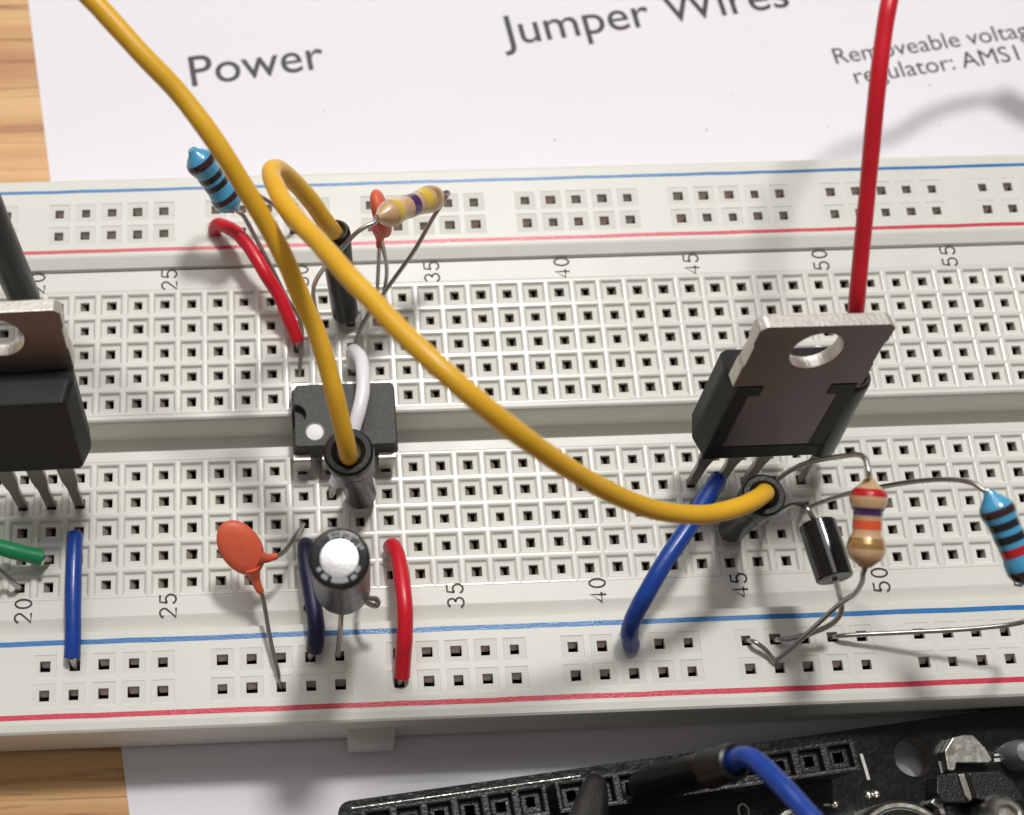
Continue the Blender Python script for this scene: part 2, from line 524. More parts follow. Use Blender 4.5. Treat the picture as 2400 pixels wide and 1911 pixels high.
def stroke(mb, pts, w, z, fr):
    n = len(pts)
    L, Rr = [], []
    for i in range(n):
        a = pts[max(i - 1, 0)]; b = pts[min(i + 1, n - 1)]
        dx, dy = b[0] - a[0], b[1] - a[1]
        l = math.hypot(dx, dy) or 1
        nx, ny = -dy / l * w / 2, dx / l * w / 2
        L.append(fr((pts[i][0] + nx, pts[i][1] + ny, z)))
        Rr.append(fr((pts[i][0] - nx, pts[i][1] - ny, z)))
    mb.add(L + Rr, [(i, n + i, n + i + 1, i + 1) for i in range(n - 1)])

for row_y in (2.52, -29.66):
    for c in range(5, 61, 5):
        mb = MB()
        txt = str(c)
        h = 1.42
        total = len(txt) * .62 * h * .98 + (len(txt) - 1) * .26 * h
        bx, by = (c - 40) * PIT + .45 + h / 2, row_y - total / 2
        for i, ch in enumerate(txt):
            off = i * (.62 + .26) * h
            for g in GLYPH.get(ch, []):
                pts = [(off + p[0] * h, p[1] * h) for p in g]
                stroke(mb, pts, .185, 0, lambda p: (bx - p[1], by + p[0], MTOP + .012))
        part('column_number', mb, M['ink_black'], main, 'column number ' + txt, smooth=False)

# ------------------------------------------------------------------ table and paper
mb = MB()
mb.add([(-700, -500, 0), (700, -500, 0), (700, 600, 0), (-700, 600, 0)], [(0, 1, 2, 3)])
mb.add([(-700, -500, -25), (700, -500, -25), (700, 600, -25), (-700, 600, -25)], [(3, 2, 1, 0)])
mb.add([(-700, -500, -25), (700, -500, -25), (700, -500, 0), (-700, -500, 0)], [(0, 1, 2, 3)])
mb.add([(-700, 600, -25), (700, 600, -25), (700, 600, 0), (-700, 600, 0)], [(3, 2, 1, 0)])
table = bpy.data.objects.new('table_top', mb.mesh('table_top', M['wood']))
COL.objects.link(table)
table['label'] = 'honey coloured wooden table top with dark grain lines'
table['kind'] = 'structure'

PA = R(8.05)
pux, puy = (cos(PA), sin(PA)), (-sin(PA), cos(PA))
PO = (-51.02, 18.78)
def pfr(p):
    return (PO[0] + pux[0] * p[0] + puy[0] * p[1], PO[1] + pux[1] * p[0] + puy[1] * p[1], p[2])
sheet = thing('paper_sheet', 'white printed paper sheet under the breadboard with large black words', 'paper', (-20, 10, 0))
mb = MB()
nx, ny = 24, 24
vs = []
for j in range(ny + 1):
    for i in range(nx + 1):
        u, v = 210 * i / nx, -110 + 250 * j / ny
        vs.append(pfr((u, v, 0.14)))
mb.add(vs, [(j * (nx + 1) + i, j * (nx + 1) + i + 1, (j + 1) * (nx + 1) + i + 1, (j + 1) * (nx + 1) + i) for j in range(ny) for i in range(nx)])
mb.prism([(0, -110), (210, -110), (210, 140), (0, 140)], 0.02, 0.13, pfr)
part('page', mb, M['paper'], sheet, smooth=False)

def printed(txt, pos, size, ang, label, stretch=1.0, bold=0.0, right=False):
    cu = bpy.data.curves.new('printed_word', 'FONT')
    cu.body = txt
    cu.size = size
    cu.resolution_u = 4
    cu.offset = bold
    if right:
        cu.align_x = 'RIGHT'
    o = bpy.data.objects.new('tmp', cu)
    COL.objects.link(o)
    bpy.context.view_layer.update()
    dg = bpy.context.evaluated_depsgraph_get()
    me = bpy.data.meshes.new_from_object(o.evaluated_get(dg))
    bpy.data.objects.remove(o)
    me.name = 'printed_word'
    ca, sa = cos(ang), sin(ang)
    wl = world_loc(sheet)
    wid = max(v.co.x for v in me.vertices)
    for v in me.vertices:
        x, y = v.co.x * stretch, v.co.y
        v.co = Vector((pos[0] + ca * x - sa * y, pos[1] + sa * x + ca * y, 0.155)) - wl
    me.materials.clear()
    me.materials.append(M['toner'])
    w = bpy.data.objects.new('printed_word', me)
    w['width'] = wid
    COL.objects.link(w)
    w.parent = sheet
    w['label'] = label
    return w

TA = R(7.6)

def printed_line(words, pos, size, name, bold=0.0, right=False):
    gap = .3 * size
    if right:
        total = 0
        for w in words:
            o = printed(w, pos, size, TA, w, 1.0, bold)
            total += o['width'] + gap
            m = o.data
            bpy.data.objects.remove(o)
            bpy.data.meshes.remove(m)
        total -= gap
        pos = (pos[0] - cos(TA) * total, pos[1] - sin(TA) * total)
    for w in words:
        o = printed(w, pos, size, TA, name + w.strip(':'), 1.0, bold)
        d = o['width'] + gap
        del o['width']
        pos = (pos[0] + cos(TA) * d, pos[1] + sin(TA) * d)

printed_line(['Power'], (-36.40, 30.05, 0.00), 5.7, 'large printed word ', .025)
printed_line(['Jumper', 'Wires'], (31.20, 38.69, 0.00), 5.75, 'large printed word ', .025, True)
printed_line(['Removeable', 'voltage'], (34.84, 30.76, 0.00), 3.0, 'small printed word ')
printed_line(['regulator:', 'AMS1117'], (36.62, 28.13, 0.00), 3.0, 'small printed word ')
mb = MB()
for px in ((32.67, 22.75, 0.00), (44.95, 22.52, 0.00), (22.90, 27.23, 0.00), (19.46, 22.75, 0.00), (44.89, 27.70, 0.00), (2.91, 22.04, 0.00), (-21.76, 26.62, 0.00)):
    rr = random.uniform(.05, .11)
    mb.lathe((px[0], px[1], .13), (px[0], px[1], .2), [(0, rr), (.06, rr * .7)], 7)
part('specks', mb, M['toner'], sheet, kind='stuff')

# ------------------------------------------------------------------ timer chip
chip = thing('timer_chip', 'black eight pin chip straddling the centre groove with a white dot', 'chip', (-21.55, -13.75, 8.8))
ZC, ZM, ZB = 12.4, 10.9, 9.3
cx0, cx1, cy0, cy1 = -25.93, -17.03, -16.7, -10.85
mb = MB()
NR, NY = 1.02, -13.72
notch = [(cx0 + NR * cos(R(a)), NY + NR * sin(R(a))) for a in range(90, -91, -15)]
top = [(cx0, cy1 - .35), (cx0 + .25, cy1), (cx1 - .2, cy1), (cx1, cy1 - .2), (cx1, cy0 + .15), (cx1 - .15, cy0), (cx0 + .15, cy0), (cx0, cy0 + .15)]
ring = top + notch[::-1]
def grow(p, d):
    mx, my = (cx0 + cx1) / 2, (cy0 + cy1) / 2
    return (mx + (p[0] - mx) * (1 + d / 4.45), my + (p[1] - my) * (1 + d / 2.92))
nt_ = len(top)
vs = [(x, y, ZC) for x, y in ring]
faces = [tuple(range(len(ring)))[::-1]]
mb.add(vs, faces)
k = len(top)
lev = [(0, ZC), (.28, ZM), (.28, ZM - .25), (0, ZB)]
vs = []
outer = [(cx0, cy1 - .35), (cx0 + .25, cy1), (cx1 - .2, cy1), (cx1, cy1 - .2), (cx1, cy0 + .15), (cx1 - .15, cy0), (cx0 + .15, cy0), (cx0, cy0 + .15), (cx0, NY - NR), (cx0, NY + NR)]
for d, z in lev:
    vs += [(*grow(p, d), z) for p in outer]
n = len(outer)
fs = []
for i in range(len(lev) - 1):
    for q in range(n):
        if i == 0 and q == n - 2:
            continue
        fs.append((i * n + q, (i + 1) * n + q, (i + 1) * n + (q + 1) % n, i * n + (q + 1) % n))
mb.add(vs, fs)
nd = .9
vs = [(x, y, ZC) for x, y in notch] + [(x, y, ZC - nd) for x, y in notch]
m_ = len(notch)
mb.add(vs, [(i, i + 1, m_ + i + 1, m_ + i) for i in range(m_ - 1)] + [tuple(range(m_, 2 * m_))])
part('chip_body', mb, M['ic'], chip, smooth=False)
dotc = (-24.20, -15.43, 12.42)
mb = MB()
mb.lathe((dotc[0], dotc[1], ZC - .02), (dotc[0], dotc[1], ZC + .1), [(0, .76), (.035, .76), (.045, .74)], 28)
part('pin_one_dot', mb, M['white_dot'], chip)
mb = MB()
mb.lathe((dotc[0] + .02, dotc[1] + .06, ZC - .02), (dotc[0] + .02, dotc[1] + .06, ZC + .1), [(0, .88), (.025, .88)], 28)
part('dot_recess', mb, M['plug'], chip)
for c in (30, 31, 32, 33):
    for r, sgn in (('E', -1), ('F', 1)):
        x, y, _ = hole(c, r)
        yb = cy0 - .2 if sgn < 0 else cy1 + .2
        mb = MB()
        prof = [(yb, ZM - .02), (y + sgn * .12, ZM - .02), (y + sgn * .34, ZM - .25), (y + sgn * .3, 8.3), (y + sgn * .1, 7.6), (y, 6.4)]
        wid = [.75, .75, .75, .72, .3, .24]
        t = .14
        for i in range(len(prof) - 1):
            (ya, za), (yc, zc) = prof[i], prof[i + 1]
            wa, wc = wid[i], wid[i + 1]
            o1 = [(x - wa, ya, za), (x + wa, ya, za), (x + wc, yc, zc), (x - wc, yc, zc)]
            dy, dz = zc - za, -(yc - ya)
            l = math.hypot(dy, dz)
            o2 = [(p[0], p[1] + sgn * -abs(dy) / l * t * 1, p[2] - abs(dz) / l * t) for p in o1]
            mb.add(o1 + o2, [(0, 1, 2, 3), (7, 6, 5, 4), (0, 4, 5, 1), (1, 5, 6, 2), (2, 6, 7, 3), (3, 7, 4, 0)])
        part('chip_pin', mb, M['pin'], chip, smooth=False)

# ------------------------------------------------------------------ voltage regulators
def regulator(pose, front, label, holes, hidden=()):
    Rm, T, w = pose
    Rm = Matrix(Rm)
    T = Vector(T) + Vector((.3, 0, 0) if front else (0, 0, 0))
    def fr(p):      # local x across, y away from the camera, z up
        return tuple(Rm @ Vector((p[0] * w, p[1], p[2] * w)) + T)
    t = thing('voltage_regulator', label, 'regulator', (T.x, T.y, 8.8), 'voltage regulators')
    s = -1 if front else 1           # plastic towards the camera when front
    def f2(p):
        return fr((p[0], s * p[1], p[2]))
    # heat sink tab with a round hole: local y 0 (back) .. 1.3
    mb = MB()
    W, Z0_, Z1_, rr, hz = 5.1, 0.5, 15.6, 1.9, 12.85
    outl = [(-W, 9.0), (-W, 11.2), (-W + .12, 11.4), (-W + .12, 13.5), (-W, 13.7), (-W, 15.2), (-W + .5, Z1_), (W - .5, Z1_), (W, 15.2), (W, 13.7), (W - .12, 13.5), (W - .12, 11.4), (W, 11.2), (W, 9.0)]
    lower = [(2.7, 9.0), (2.7, 7.9), (3.55, 7.9), (3.55, 1.55), (-3.55, 1.55), (-3.55, 7.9), (-2.7, 7.9), (-2.7, 9.0)]
    ring_o = outl + lower
    nh = 36
    circ = [(rr * cos(2 * pi * i / nh), hz + rr * sin(2 * pi * i / nh)) for i in range(nh)]
    bm = bmesh.new()
    def loop(pts, y):
        v = [bm.verts.new(f2((p[0], y, p[1]))) for p in pts]
        return v, [bm.edges.new((v[i], v[(i + 1) % len(v)])) for i in range(len(v))]
    v1, e1 = loop(ring_o, 0); c1, g1 = loop(circ, 0)
    bmesh.ops.triangle_fill(bm, use_beauty=True, edges=e1 + g1)
    v2, e2 = loop(ring_o, 1.3); c2, g2 = loop(circ, 1.3)
    bmesh.ops.triangle_fill(bm, use_beauty=True, edges=e2 + g2)
    for a, b in ((v1, v2), (c1, c2)):
        for i in range(len(a)):
            j = (i + 1) % len(a)
            bm.faces.new((a[i], a[j], b[j], b[i]))
    bmesh.ops.recalc_face_normals(bm, faces=bm.faces)
    bm.verts.index_update()
    mb.add([tuple(v.co) for v in bm.verts], [tuple(v.index for v in f.verts) for f in bm.faces])
    mb.mi = [1 if len(f.verts) == 4 else 0 for f in bm.faces]
    bm.free()
    tab = part('heatsink_tab', mb, [M['tab'], M['sheared']], t, smooth=False)
    mod = tab.modifiers.new('edge', 'BEVEL')
    mod.width = .12
    mod.segments = 2
    mod.limit_method = 'ANGLE'
    # plastic body: section (y, z) swept across x with draft; leaves the tab visible at the back
    mb = MB()
    lev = [(0.02, 4.75), (1.9, 5.05), (2.3, 5.05), (4.45, 4.6)]
    zt = [(9.0, 0.1), (9.0, 0.0), (9.0, 0.0), (8.55, 0.35)]
    vs = []
    for (y, hw), (za, zb) in zip(lev, zt):
        ch = .35
        vs += [f2(p) for p in ((-hw, y, zb + ch), (-hw + ch, y, zb), (hw - ch, y, zb), (hw, y, zb + ch), (hw, y, za - ch), (hw - ch, y, za), (-hw + ch, y, za), (-hw, y, za - ch))]
    fs = []
    for i in range(3):
        for q in range(8):
            fs.append((i * 8 + q, i * 8 + (q + 1) % 8, (i + 1) * 8 + (q + 1) % 8, (i + 1) * 8 + q))
    fs += [(7, 6, 5, 4, 3, 2, 1, 0), tuple(range(24, 32))]
    mb.add(vs, fs)
    if front:
        # moulded round mark in the front face
        mb.cur = 0
    body = part('plastic_body', mb, M['epoxy'], t, smooth=False)
    mod = body.modifiers.new('edge', 'BEVEL')
    mod.width = .15
    mod.segments = 2
    mod.limit_method = 'ANGLE'
    mod.angle_limit = R(25)
    # on the back the tab shows in a frame of plastic: raise the frame a little
    if not front:
        mb = MB()
        for a, b, c, d in ((-4.72, -3.55, 1.3, 7.9), (3.55, 4.72, 1.3, 7.9), (-4.72, 4.72, .12, 1.55), (-4.72, -2.7, 7.9, 8.95), (2.7, 4.72, 7.9, 8.95)):
            mb.box(a, b, -.03, .3, c, d, f2)
        part('body_frame', mb, M['epoxy'], t, smooth=False)
    # three legs: wide shoulder, narrow tip bent into the socket
    for (c, r), lx in zip(holes, (-2.54, 0, 2.54)):
        hx, hy, hz_ = hole(c, r)
        a = Vector(f2((lx, 2.6, .5))); b = Vector(f2((lx, 2.6, -1.2))); e = Vector((hx, hy, 8.0)); g = Vector((hx, hy, 5.6))
        xd = Vector((1, 0, 0))
        seq = [(a, .72), (b, .72), (b.lerp(e, .35), .68), (b.lerp(e, .55), .46), (e, .42), (g, .36)]
        mb = MB()
        vs = []
        for p, hw in seq:
            vs += [p - xd * hw + Vector((0, -.22, 0)), p + xd * hw + Vector((0, -.22, 0)), p + xd * hw + Vector((0, .22, 0)), p - xd * hw + Vector((0, .22, 0))]
        fs = []
        for i in range(len(seq) - 1):
            for q in range(4):
                fs.append((i * 4 + q, i * 4 + (q + 1) % 4, (i + 1) * 4 + (q + 1) % 4, (i + 1) * 4 + q))
        fs += [(3, 2, 1, 0), tuple(range(len(vs) - 4, len(vs)))]
        mb.add(vs, fs)
        part('leg', mb, M['leg'], t, smooth=False)
    return t

regulator((((0.99342, -0.07060, 0.09017), (0.04278, 0.95915, 0.27966), (-0.10623, -0.27396, 0.95586)), (14.019, -20.353, 15.532), 1.096), False, 'black voltage regulator with its brown metal back toward the viewer, right of the yellow wire', [(44, 'D'), (45, 'D'), (46, 'D')])
regulator((((0.99957, 0.00332, -0.02896), (0.00604, 0.94825, 0.31746), (0.02852, -0.31750, 0.94783)), (-48.875, -15.894, 15.508), 1.039), True, 'black voltage regulator cut by the left edge, plastic front toward the viewer', [(20, 'D'), (21, 'D'), (22, 'D')])

# ------------------------------------------------------------------ jumper wires with moulded plugs
PLUG = [(0, .95), (.12, 1.16), (.4, 1.22), (7.8, 1.25), (8.0, 1.3), (8.1, 1.56), (8.3, 1.62), (10.4, 1.64), (10.5, 1.58), (10.7, 1.6), (10.8, 1.72), (11.0, 1.78), (12.5, 1.84), (12.9, 1.8), (13.1, 1.62), (13.1, 1.25), (12.7, .85)]
PLUG2 = [(0, 1.0), (.12, 1.2), (.4, 1.28), (9.0, 1.36), (12.4, 1.45), (12.8, 1.4), (13.0, 1.25), (13.0, 1.05), (12.6, .85)]

def plug(t, base, top, prof=PLUG, scale=1.0, pin_to=None, label=None):
    base, top = Vector(base), Vector(top)
    L = (top - base).length
    k = L / prof[-1][0] if prof[-1][0] else 1
    k = L / max(p[0] for p in prof)
    mb = MB()
    mb.lathe(base, top, [(d * k, r * scale) for d, r in prof], 28)
    p = part('plug', mb, M['plug'], t, label, angle=35)
    if pin_to:
        e = Vector(pin_to)
        mb = MB()
        mb.tube([base + (top - base) * .05, base.lerp(e, .35), e, e - Vector((0, 0, 1.6))], [.3, .3, .3, .26], 8, 4)
        part('contact_pin', mb, M['leg'], t)
    return p

YG = 'yellow jumper wires'
# jumper 1: leaves the picture at the top left, plug beside the chip
t = thing('jumper_wire', 'yellow jumper wire running off the top left, plugged in beside the chip', 'jumper wire', (-20.3, -20, 8.8), YG)
plug(t, (-20.2, -20.35, 8.9), (-21.62, -20.75, 21.6), scale=1.14, pin_to=hole(32, 'D', 7.6))
tube_part('insulation', [(-21.55, -20.7, 20.4), (-21.64, -21.29, 22.30), (-22.01, -20.23, 24.40), (-22.57, -18.22, 26.40), (-23.13, -16.04, 27.70), (-23.95, -13.31, 28.90), (-25.07, -10.93, 30.20),
    (-26.17, -8.61, 32.00), (-27.40, -6.67, 33.80), (-29.06, -4.45, 36.00), (-31.09, -1.76, 38.30), (-33.70, 1.52, 40.00), (-36.29, 3.97, 41.50), (-38.55, 6.43, 42.50), (-39.68, 7.63, 43.00), (-41.35, 9.34, 43.50), (-44.88, 12.78, 44.00), (-52.00, 19.51, 44.00)], .77, M['yellow'], t, 16, 5)
# jumper 2: from the far plug, looping over and down to the plug by the right regulator
t = thing('jumper_wire', 'yellow jumper wire looping across the board between two black plugs', 'jumper wire', (-20.3, -2.5, 8.8), YG)
plug(t, (-20.85, -2.25, 8.9), (-21.96, 0.13, 21.00), prof=PLUG2, scale=.98, pin_to=hole(32, 'I', 7.6))
plug(t, (12.85, -24.85, 8.9), (12.39, -25.25, 20.20), scale=1.0, pin_to=hole(45, 'B', 7.6))
tube_part('insulation', [(-21.79, 0.23, 19.60), (-22.13, -0.31, 21.80), (-22.94, -0.13, 23.60), (-23.87, 0.44, 25.40), (-24.95, 0.89, 27.20), (-25.91, 0.94, 29.00), (-26.58, 0.60, 30.50), (-27.04, -0.35, 32.00), (-27.07, -1.67, 33.00), (-26.71, -3.41, 34.20), (-26.11, -5.42, 35.20), (-24.90, -8.00, 36.60), (-23.81, -9.93, 37.60),
    (-23.06, -11.42, 38.40), (-21.53, -14.32, 39.80), (-20.14, -16.49, 40.60), (-19.07, -18.28, 41.20), (-17.10, -21.08, 42.00), (-15.07, -23.30, 42.00), (-12.95, -24.96, 41.00), (-10.61, -26.14, 39.00), (-8.07, -26.97, 36.40), (-5.41, -27.62, 33.60), (-2.60, -28.11, 30.80), (0.49, -28.41, 28.00), (3.26, -28.38, 26.00), (6.04, -28.04, 24.40), (8.43, -27.36, 23.20), (10.42, -26.53, 22.30), (11.75, -25.70, 21.40), (12.31, -25.23, 20.60), (12.78, -24.85, 19.20)], .77, M['yellow'], t, 16, 5)
# red jumper: rises behind the right regulator, leaves the picture and turns right
t = thing('jumper_wire', 'red jumper wire rising out of the picture from behind the right voltage regulator', 'jumper wire', (20.3, -19.9, 8.8))
plug(t, (21.34, -18.04, 11.00), (20.74, -15.85, 22.50), prof=PLUG2, scale=.98, pin_to=hole(48, 'D', 7.6))
tube_part('insulation', [(21.02, -15.71, 21.80), (20.36, -14.95, 24.00), (19.92, -13.55, 26.00), (19.10, -12.68, 29.00), (18.92, -9.68, 32.00), (18.84, -6.45, 35.00), (18.79, -3.00, 38.00), (18.87, 0.27, 40.50), (19.31, 3.40, 42.00), (19.92, 6.12, 43.00), (21.49, 10.45, 43.00), (24, 20, 40), (30.5, 26.5, 32), (35.2, 27.6, 23), (39.3, 27, 18.2), (44.6, 29.8, 17.6), (49.1, 31, 17.4), (53, 31.2, 17.2)], .64, M['red'], t, 14, 5)
plug(t, (62.5, 22.5, 16), (52, 31.3, 17.3), prof=PLUG2, scale=1.15)
# black plug at the left edge
t = thing('jumper_wire', 'black jumper plug leaning out of the left edge behind the left regulator', 'jumper wire', (-50.8, -2.5, 8.8))
plug(t, (-51.06, -0.02, 9.50), (-52.09, 2.44, 27.00), prof=PLUG2, scale=1.18, pin_to=hole(20, 'I', 7.6))
tube_part('insulation', [(-52.04, 2.39, 26.60), (-52.67, 3.48, 29.00), (-54.02, 5.10, 31.00), (-58.67, 5.26, 34.00)], .75, M['plug'], t, 12, 5)

# ------------------------------------------------------------------ short hook-up wires
def hookup(label, pts, r, m, ends, group='short hook-up wires'):
    t = thing('hookup_wire', label, 'wire', (pts[0][0], pts[0][1], 8.8), group)
    tube_part('insulation', pts, r, M[m], t, 14, 6)
    for e, inner in ends:
        a = Vector(inner)
        h = Vector(e)
        tube_part('bare_end', [a, a.lerp(h, .6), h, h - Vector((0, 0, 1.8))], .3, M['tin'], t, 8, 4)
    return t

hookup('curved red hook-up wire beside the upper blue resistor', [(-33.18, 7.29, 8.90), (-33.04, 7.26, 9.70), (-32.54, 6.98, 10.50), (-31.14, 5.62, 11.60), (-30.01, 3.96, 12.20), (-29.07, 2.25, 12.30), (-28.20, 0.62, 12.00), (-27.03, -1.14, 11.00), (-26.37, -2.68, 10.20), (-25.75, -4.14, 9.30), (-25.42, -4.98, 8.90)], .66, 'red',
       [(hole(27, 'R2', 8.3), (-33.18, 7.29, 8.90)), (hole(30, 'H', 7.4), (-25.45, -4.81, 9.00))])
hookup('white hook-up wire arching over the chip', [hole(32, 'G', 8.9), (-20.37, -6.67, 10.20), (-20.05, -7.53, 11.60), (-19.75, -8.76, 12.80), (-19.70, -10.63, 13.70), (-19.84, -12.41, 14.00), (-20.21, -14.03, 14.00), (-20.69, -15.48, 13.60), (-21.22, -16.78, 12.80), (-21.92, -18.04, 10.80), (-22.32, -18.84, 9.40), (-22.48, -19.07, 8.90)], .64, 'white',
       [(hole(32, 'G', 7.4), hole(32, 'G', 9)), (hole(31, 'D', 7.4), (-22.44, -19.02, 9.00))])
hookup('straight blue hook-up wire lying along the board at left', [(-45.77, -23.24, 9.30), (-45.73, -24.58, 9.70), (-45.69, -27.26, 10.00), (-45.66, -29.85, 10.00), (-45.62, -32.43, 9.80), (-45.70, -34.30, 9.40)], .72, 'blue',
       [(hole(22, 'C', 7.4), (-45.77, -23.32, 9.30)), (hole(22, 'R3', 8.3), (-45.70, -34.19, 9.40))])
hookup('dark navy hook-up wire tucked beside the electrolytic capacitor', [(-25.33, -24.82, 8.90), (-25.38, -25.53, 9.70), (-25.31, -26.84, 10.20), (-25.07, -28.88, 10.60), (-24.81, -31.05, 10.80), (-24.67, -32.68, 10.70), (-24.76, -33.68, 10.20), (-24.89, -34.31, 9.40)], .74, 'navy',
       [(hole(30, 'B', 7.4), (-25.33, -24.90, 8.90)), (hole(30, 'R3', 8.3), (-24.89, -34.24, 9.40))])
hookup('short red hook-up wire right of the electrolytic capacitor', [(-17.82, -25.26, 8.90), (-17.59, -25.55, 10.00), (-17.28, -27.21, 11.00), (-17.13, -30.11, 12.00), (-17.09, -32.16, 12.00), (-17.21, -34.18, 11.20), (-17.34, -35.43, 10.20), (-17.48, -36.99, 9.20)], .70, 'red',
       [(hole(33, 'B', 7.4), (-17.82, -25.34, 8.90)), (hole(33, 'R4', 8.3), (-17.47, -36.84, 9.20))])
hookup('bright blue hook-up wire arching below the right regulator', [hole(44, 'C', 8.9), (10.63, -21.89, 12.60), (10.68, -21.75, 13.90), (10.39, -22.11, 14.40), (9.18, -23.73, 14.60), (7.26, -26.27, 15.00), (5.87, -27.96, 15.00), (4.58, -29.61, 14.80), (3.32, -31.48, 14.20), (2.50, -32.82, 13.20), (2.09, -33.74, 12.20), (2.09, -34.35, 11.00), (2.43, -34.87, 9.60), hole(41, 'R3', 8.9)], .76, 'blue',
       [(hole(44, 'C', 7.4), hole(44, 'C', 9)), (hole(41, 'R3', 8.3), hole(41, 'R3', 9))])
hookup('green hook-up wire entering from the left edge', [(-55.99, -23.45, 13.00), (-54.04, -24.08, 11.80), (-51.98, -24.65, 11.00), (-50.23, -25.05, 10.40), (-48.47, -25.37, 9.80)], .72, 'green',
       [(hole(21, 'B', 7.4), (-48.54, -25.32, 9.80))])
for k, (lab, dy) in enumerate((('thin grey bare lead at the left edge below the green wire', 0),)):
    t = thing('bare_lead', lab, 'wire', hole(20, 'A', 8.8))
    tube_part('lead', [(-54.42, -25.42, 13.00), (-51.98, -26.70, 10.50), (-51.11, -27.38, 9.20), hole(20, 'A', 7.6), hole(20, 'A', 6)], .26, M['tin'], t, 8, 5)

# ------------------------------------------------------------------ resistors
def resistor(label, p0, p1, rad, body, bands, leads, rw=None):
    p0, p1 = Vector(p0), Vector(p1)
    L = (p1 - p0).length
    t = thing('resistor', label, 'resistor', (p0.lerp(p1, .5).x, p0.lerp(p1, .5).y, 8.8), 'resistors')
    w = rw or rad * .84
    prof = [(0, .27), (.05, .4), (.1, .68), (.15, .91), (.21, 1.0), (.27, .97), (.33, .87), (.38, w / rad), (.62, w / rad), (.67, .87), (.73, .97), (.79, 1.0), (.85, .97), (.91, .82), (.96, .5), (1, .32)]
    prof = [(d * L, r * rad) for d, r in prof]
    def rad_at(s):
        for (a, ra), (b, rb) in zip(prof, prof[1:]):
            if a <= s <= b:
                return ra + (rb - ra) * (s - a) / (b - a)
        return prof[-1][1]
    mb = MB()
    mb.lathe(p0, p1, prof, 28)
    part('resistor_body', mb, M[body], t, angle=60)
    for pos, wid, m in bands:
        mb = MB()
        a, b = (pos - wid / 2) * L, (pos + wid / 2) * L
        mb.lathe(p0, p1, [(a + (b - a) * i / 18, rad_at(a + (b - a) * i / 18) + .018) for i in range(19)], 28, caps=False)
        part('colour_band', mb, M[m], t, angle=60)
    for pts in leads:
        tube_part('lead', pts, .215, M['tin'], t, 10, 6)
    return t

q0, q1 = Vector((-34.39, 8.80, 21.00)), Vector((-30.85, 5.62, 15.50))
resistor('blue resistor with dark bands at the upper left, partly behind the yellow wire', q0, q1, 1.42, 'blue_body',
         [(.2, .09, 'b_brown'), (.42, .075, 'b_black'), (.545, .075, 'b_black'), (.755, .07, 'b_brown')],
         [[q1, (-30.53, 5.83, 14.80), (-30.04, 5.57, 14.20), (-29.23, 4.29, 13.20), (-27.56, 1.26, 11.60), (-26.36, -0.99, 10.20), (-25.08, -3.08, 8.90), hole(30, 'G', 7.4), hole(30, 'G', 5.8)],
          [q0.lerp(q1, .12), (-33.70, 9.58, 17.60), (-31.66, 8.92, 15.20), (-28.94, 8.36, 13.60), (-26.98, 7.64, 12.20), (-25.98, 6.93, 10.20), hole(30, 'R2', 8.3), hole(30, 'R2', 6)]])
q0, q1 = (-18.40, -0.81, 24.60), (-12.19, 4.08, 19.80)
resistor('tan resistor with yellow and violet bands standing tilted among the upper leads', q0, q1, 1.2, 'tan_body',
         [(.24, .1, 'b_yellow'), (.5, .1, 'b_violet'), (.68, .1, 'b_yellow'), (.84, .12, 'b_gold')],
         [[q0, (-18.62, -1.37, 24.80), (-19.36, -1.71, 24.80), (-20.31, -2.20, 24.40), (-21.56, -3.01, 23.20), (-22.76, -3.28, 21.00), (-23.60, -2.82, 17.50), (-23.90, -2.31, 14.00), (-23.75, -2.45, 11.00), (-23.24, -3.73, 9.20), hole(31, 'H', 7.4), hole(31, 'H', 5.8)],
          [q1, (-11.81, 4.35, 19.70), (-11.51, 4.52, 19.40), (-11.62, 4.44, 18.80), (-12.81, 3.19, 17.20), (-14.43, 1.19, 15.00), (-16.26, -0.51, 12.80), (-17.54, -1.75, 11.40), (-18.72, -2.95, 10.20), (-19.59, -4.17, 9.20), (-20.11, -5.34, 8.40), hole(32, 'H', 7.4), hole(32, 'H', 5.8)]], rw=1.02)
q0, q1 = (18.24, -26.55, 27.40), (17.63, -32.93, 25.00)
resistor('tan resistor with red violet and orange bands hanging upright at the right', q0, q1, 1.42, 'tan_body',
         [(.155, .085, 'b_red'), (.37, .085, 'b_violet'), (.52, .1, 'b_orange'), (.725, .12, 'b_gold')],
         [[q0, (17.84, -26.50, 28.30), (17.87, -25.81, 28.30), (17.89, -25.04, 28.00), (17.59, -24.56, 27.40), (16.91, -24.17, 26.00), (16.29, -23.38, 23.00), (16.02, -22.70, 20.00), (16.00, -22.11, 16.50), (16.08, -21.82, 14.00), (16.56, -21.28, 11.00), hole(47, 'D', 7.4), hole(47, 'D', 5.8)],
          [q1, (17.79, -33.17, 24.00), (18.38, -33.37, 22.00), (18.86, -33.51, 19.00), (18.56, -33.66, 16.80), (18.11, -34.09, 14.80), (17.28, -34.93, 12.00), (16.29, -35.79, 10.40), (15.08, -36.64, 9.20), (14.89, -36.75, 9.05), (14.63, -36.41, 9.10), (13.98, -35.71, 9.40), (13.21, -35.14, 9.50), hole(45, 'R3', 8.3), hole(45, 'R3', 6)]], rw=1.06)
q0, q1 = (26.65, -28.20, 28.50), (29.56, -35.11, 26.20)
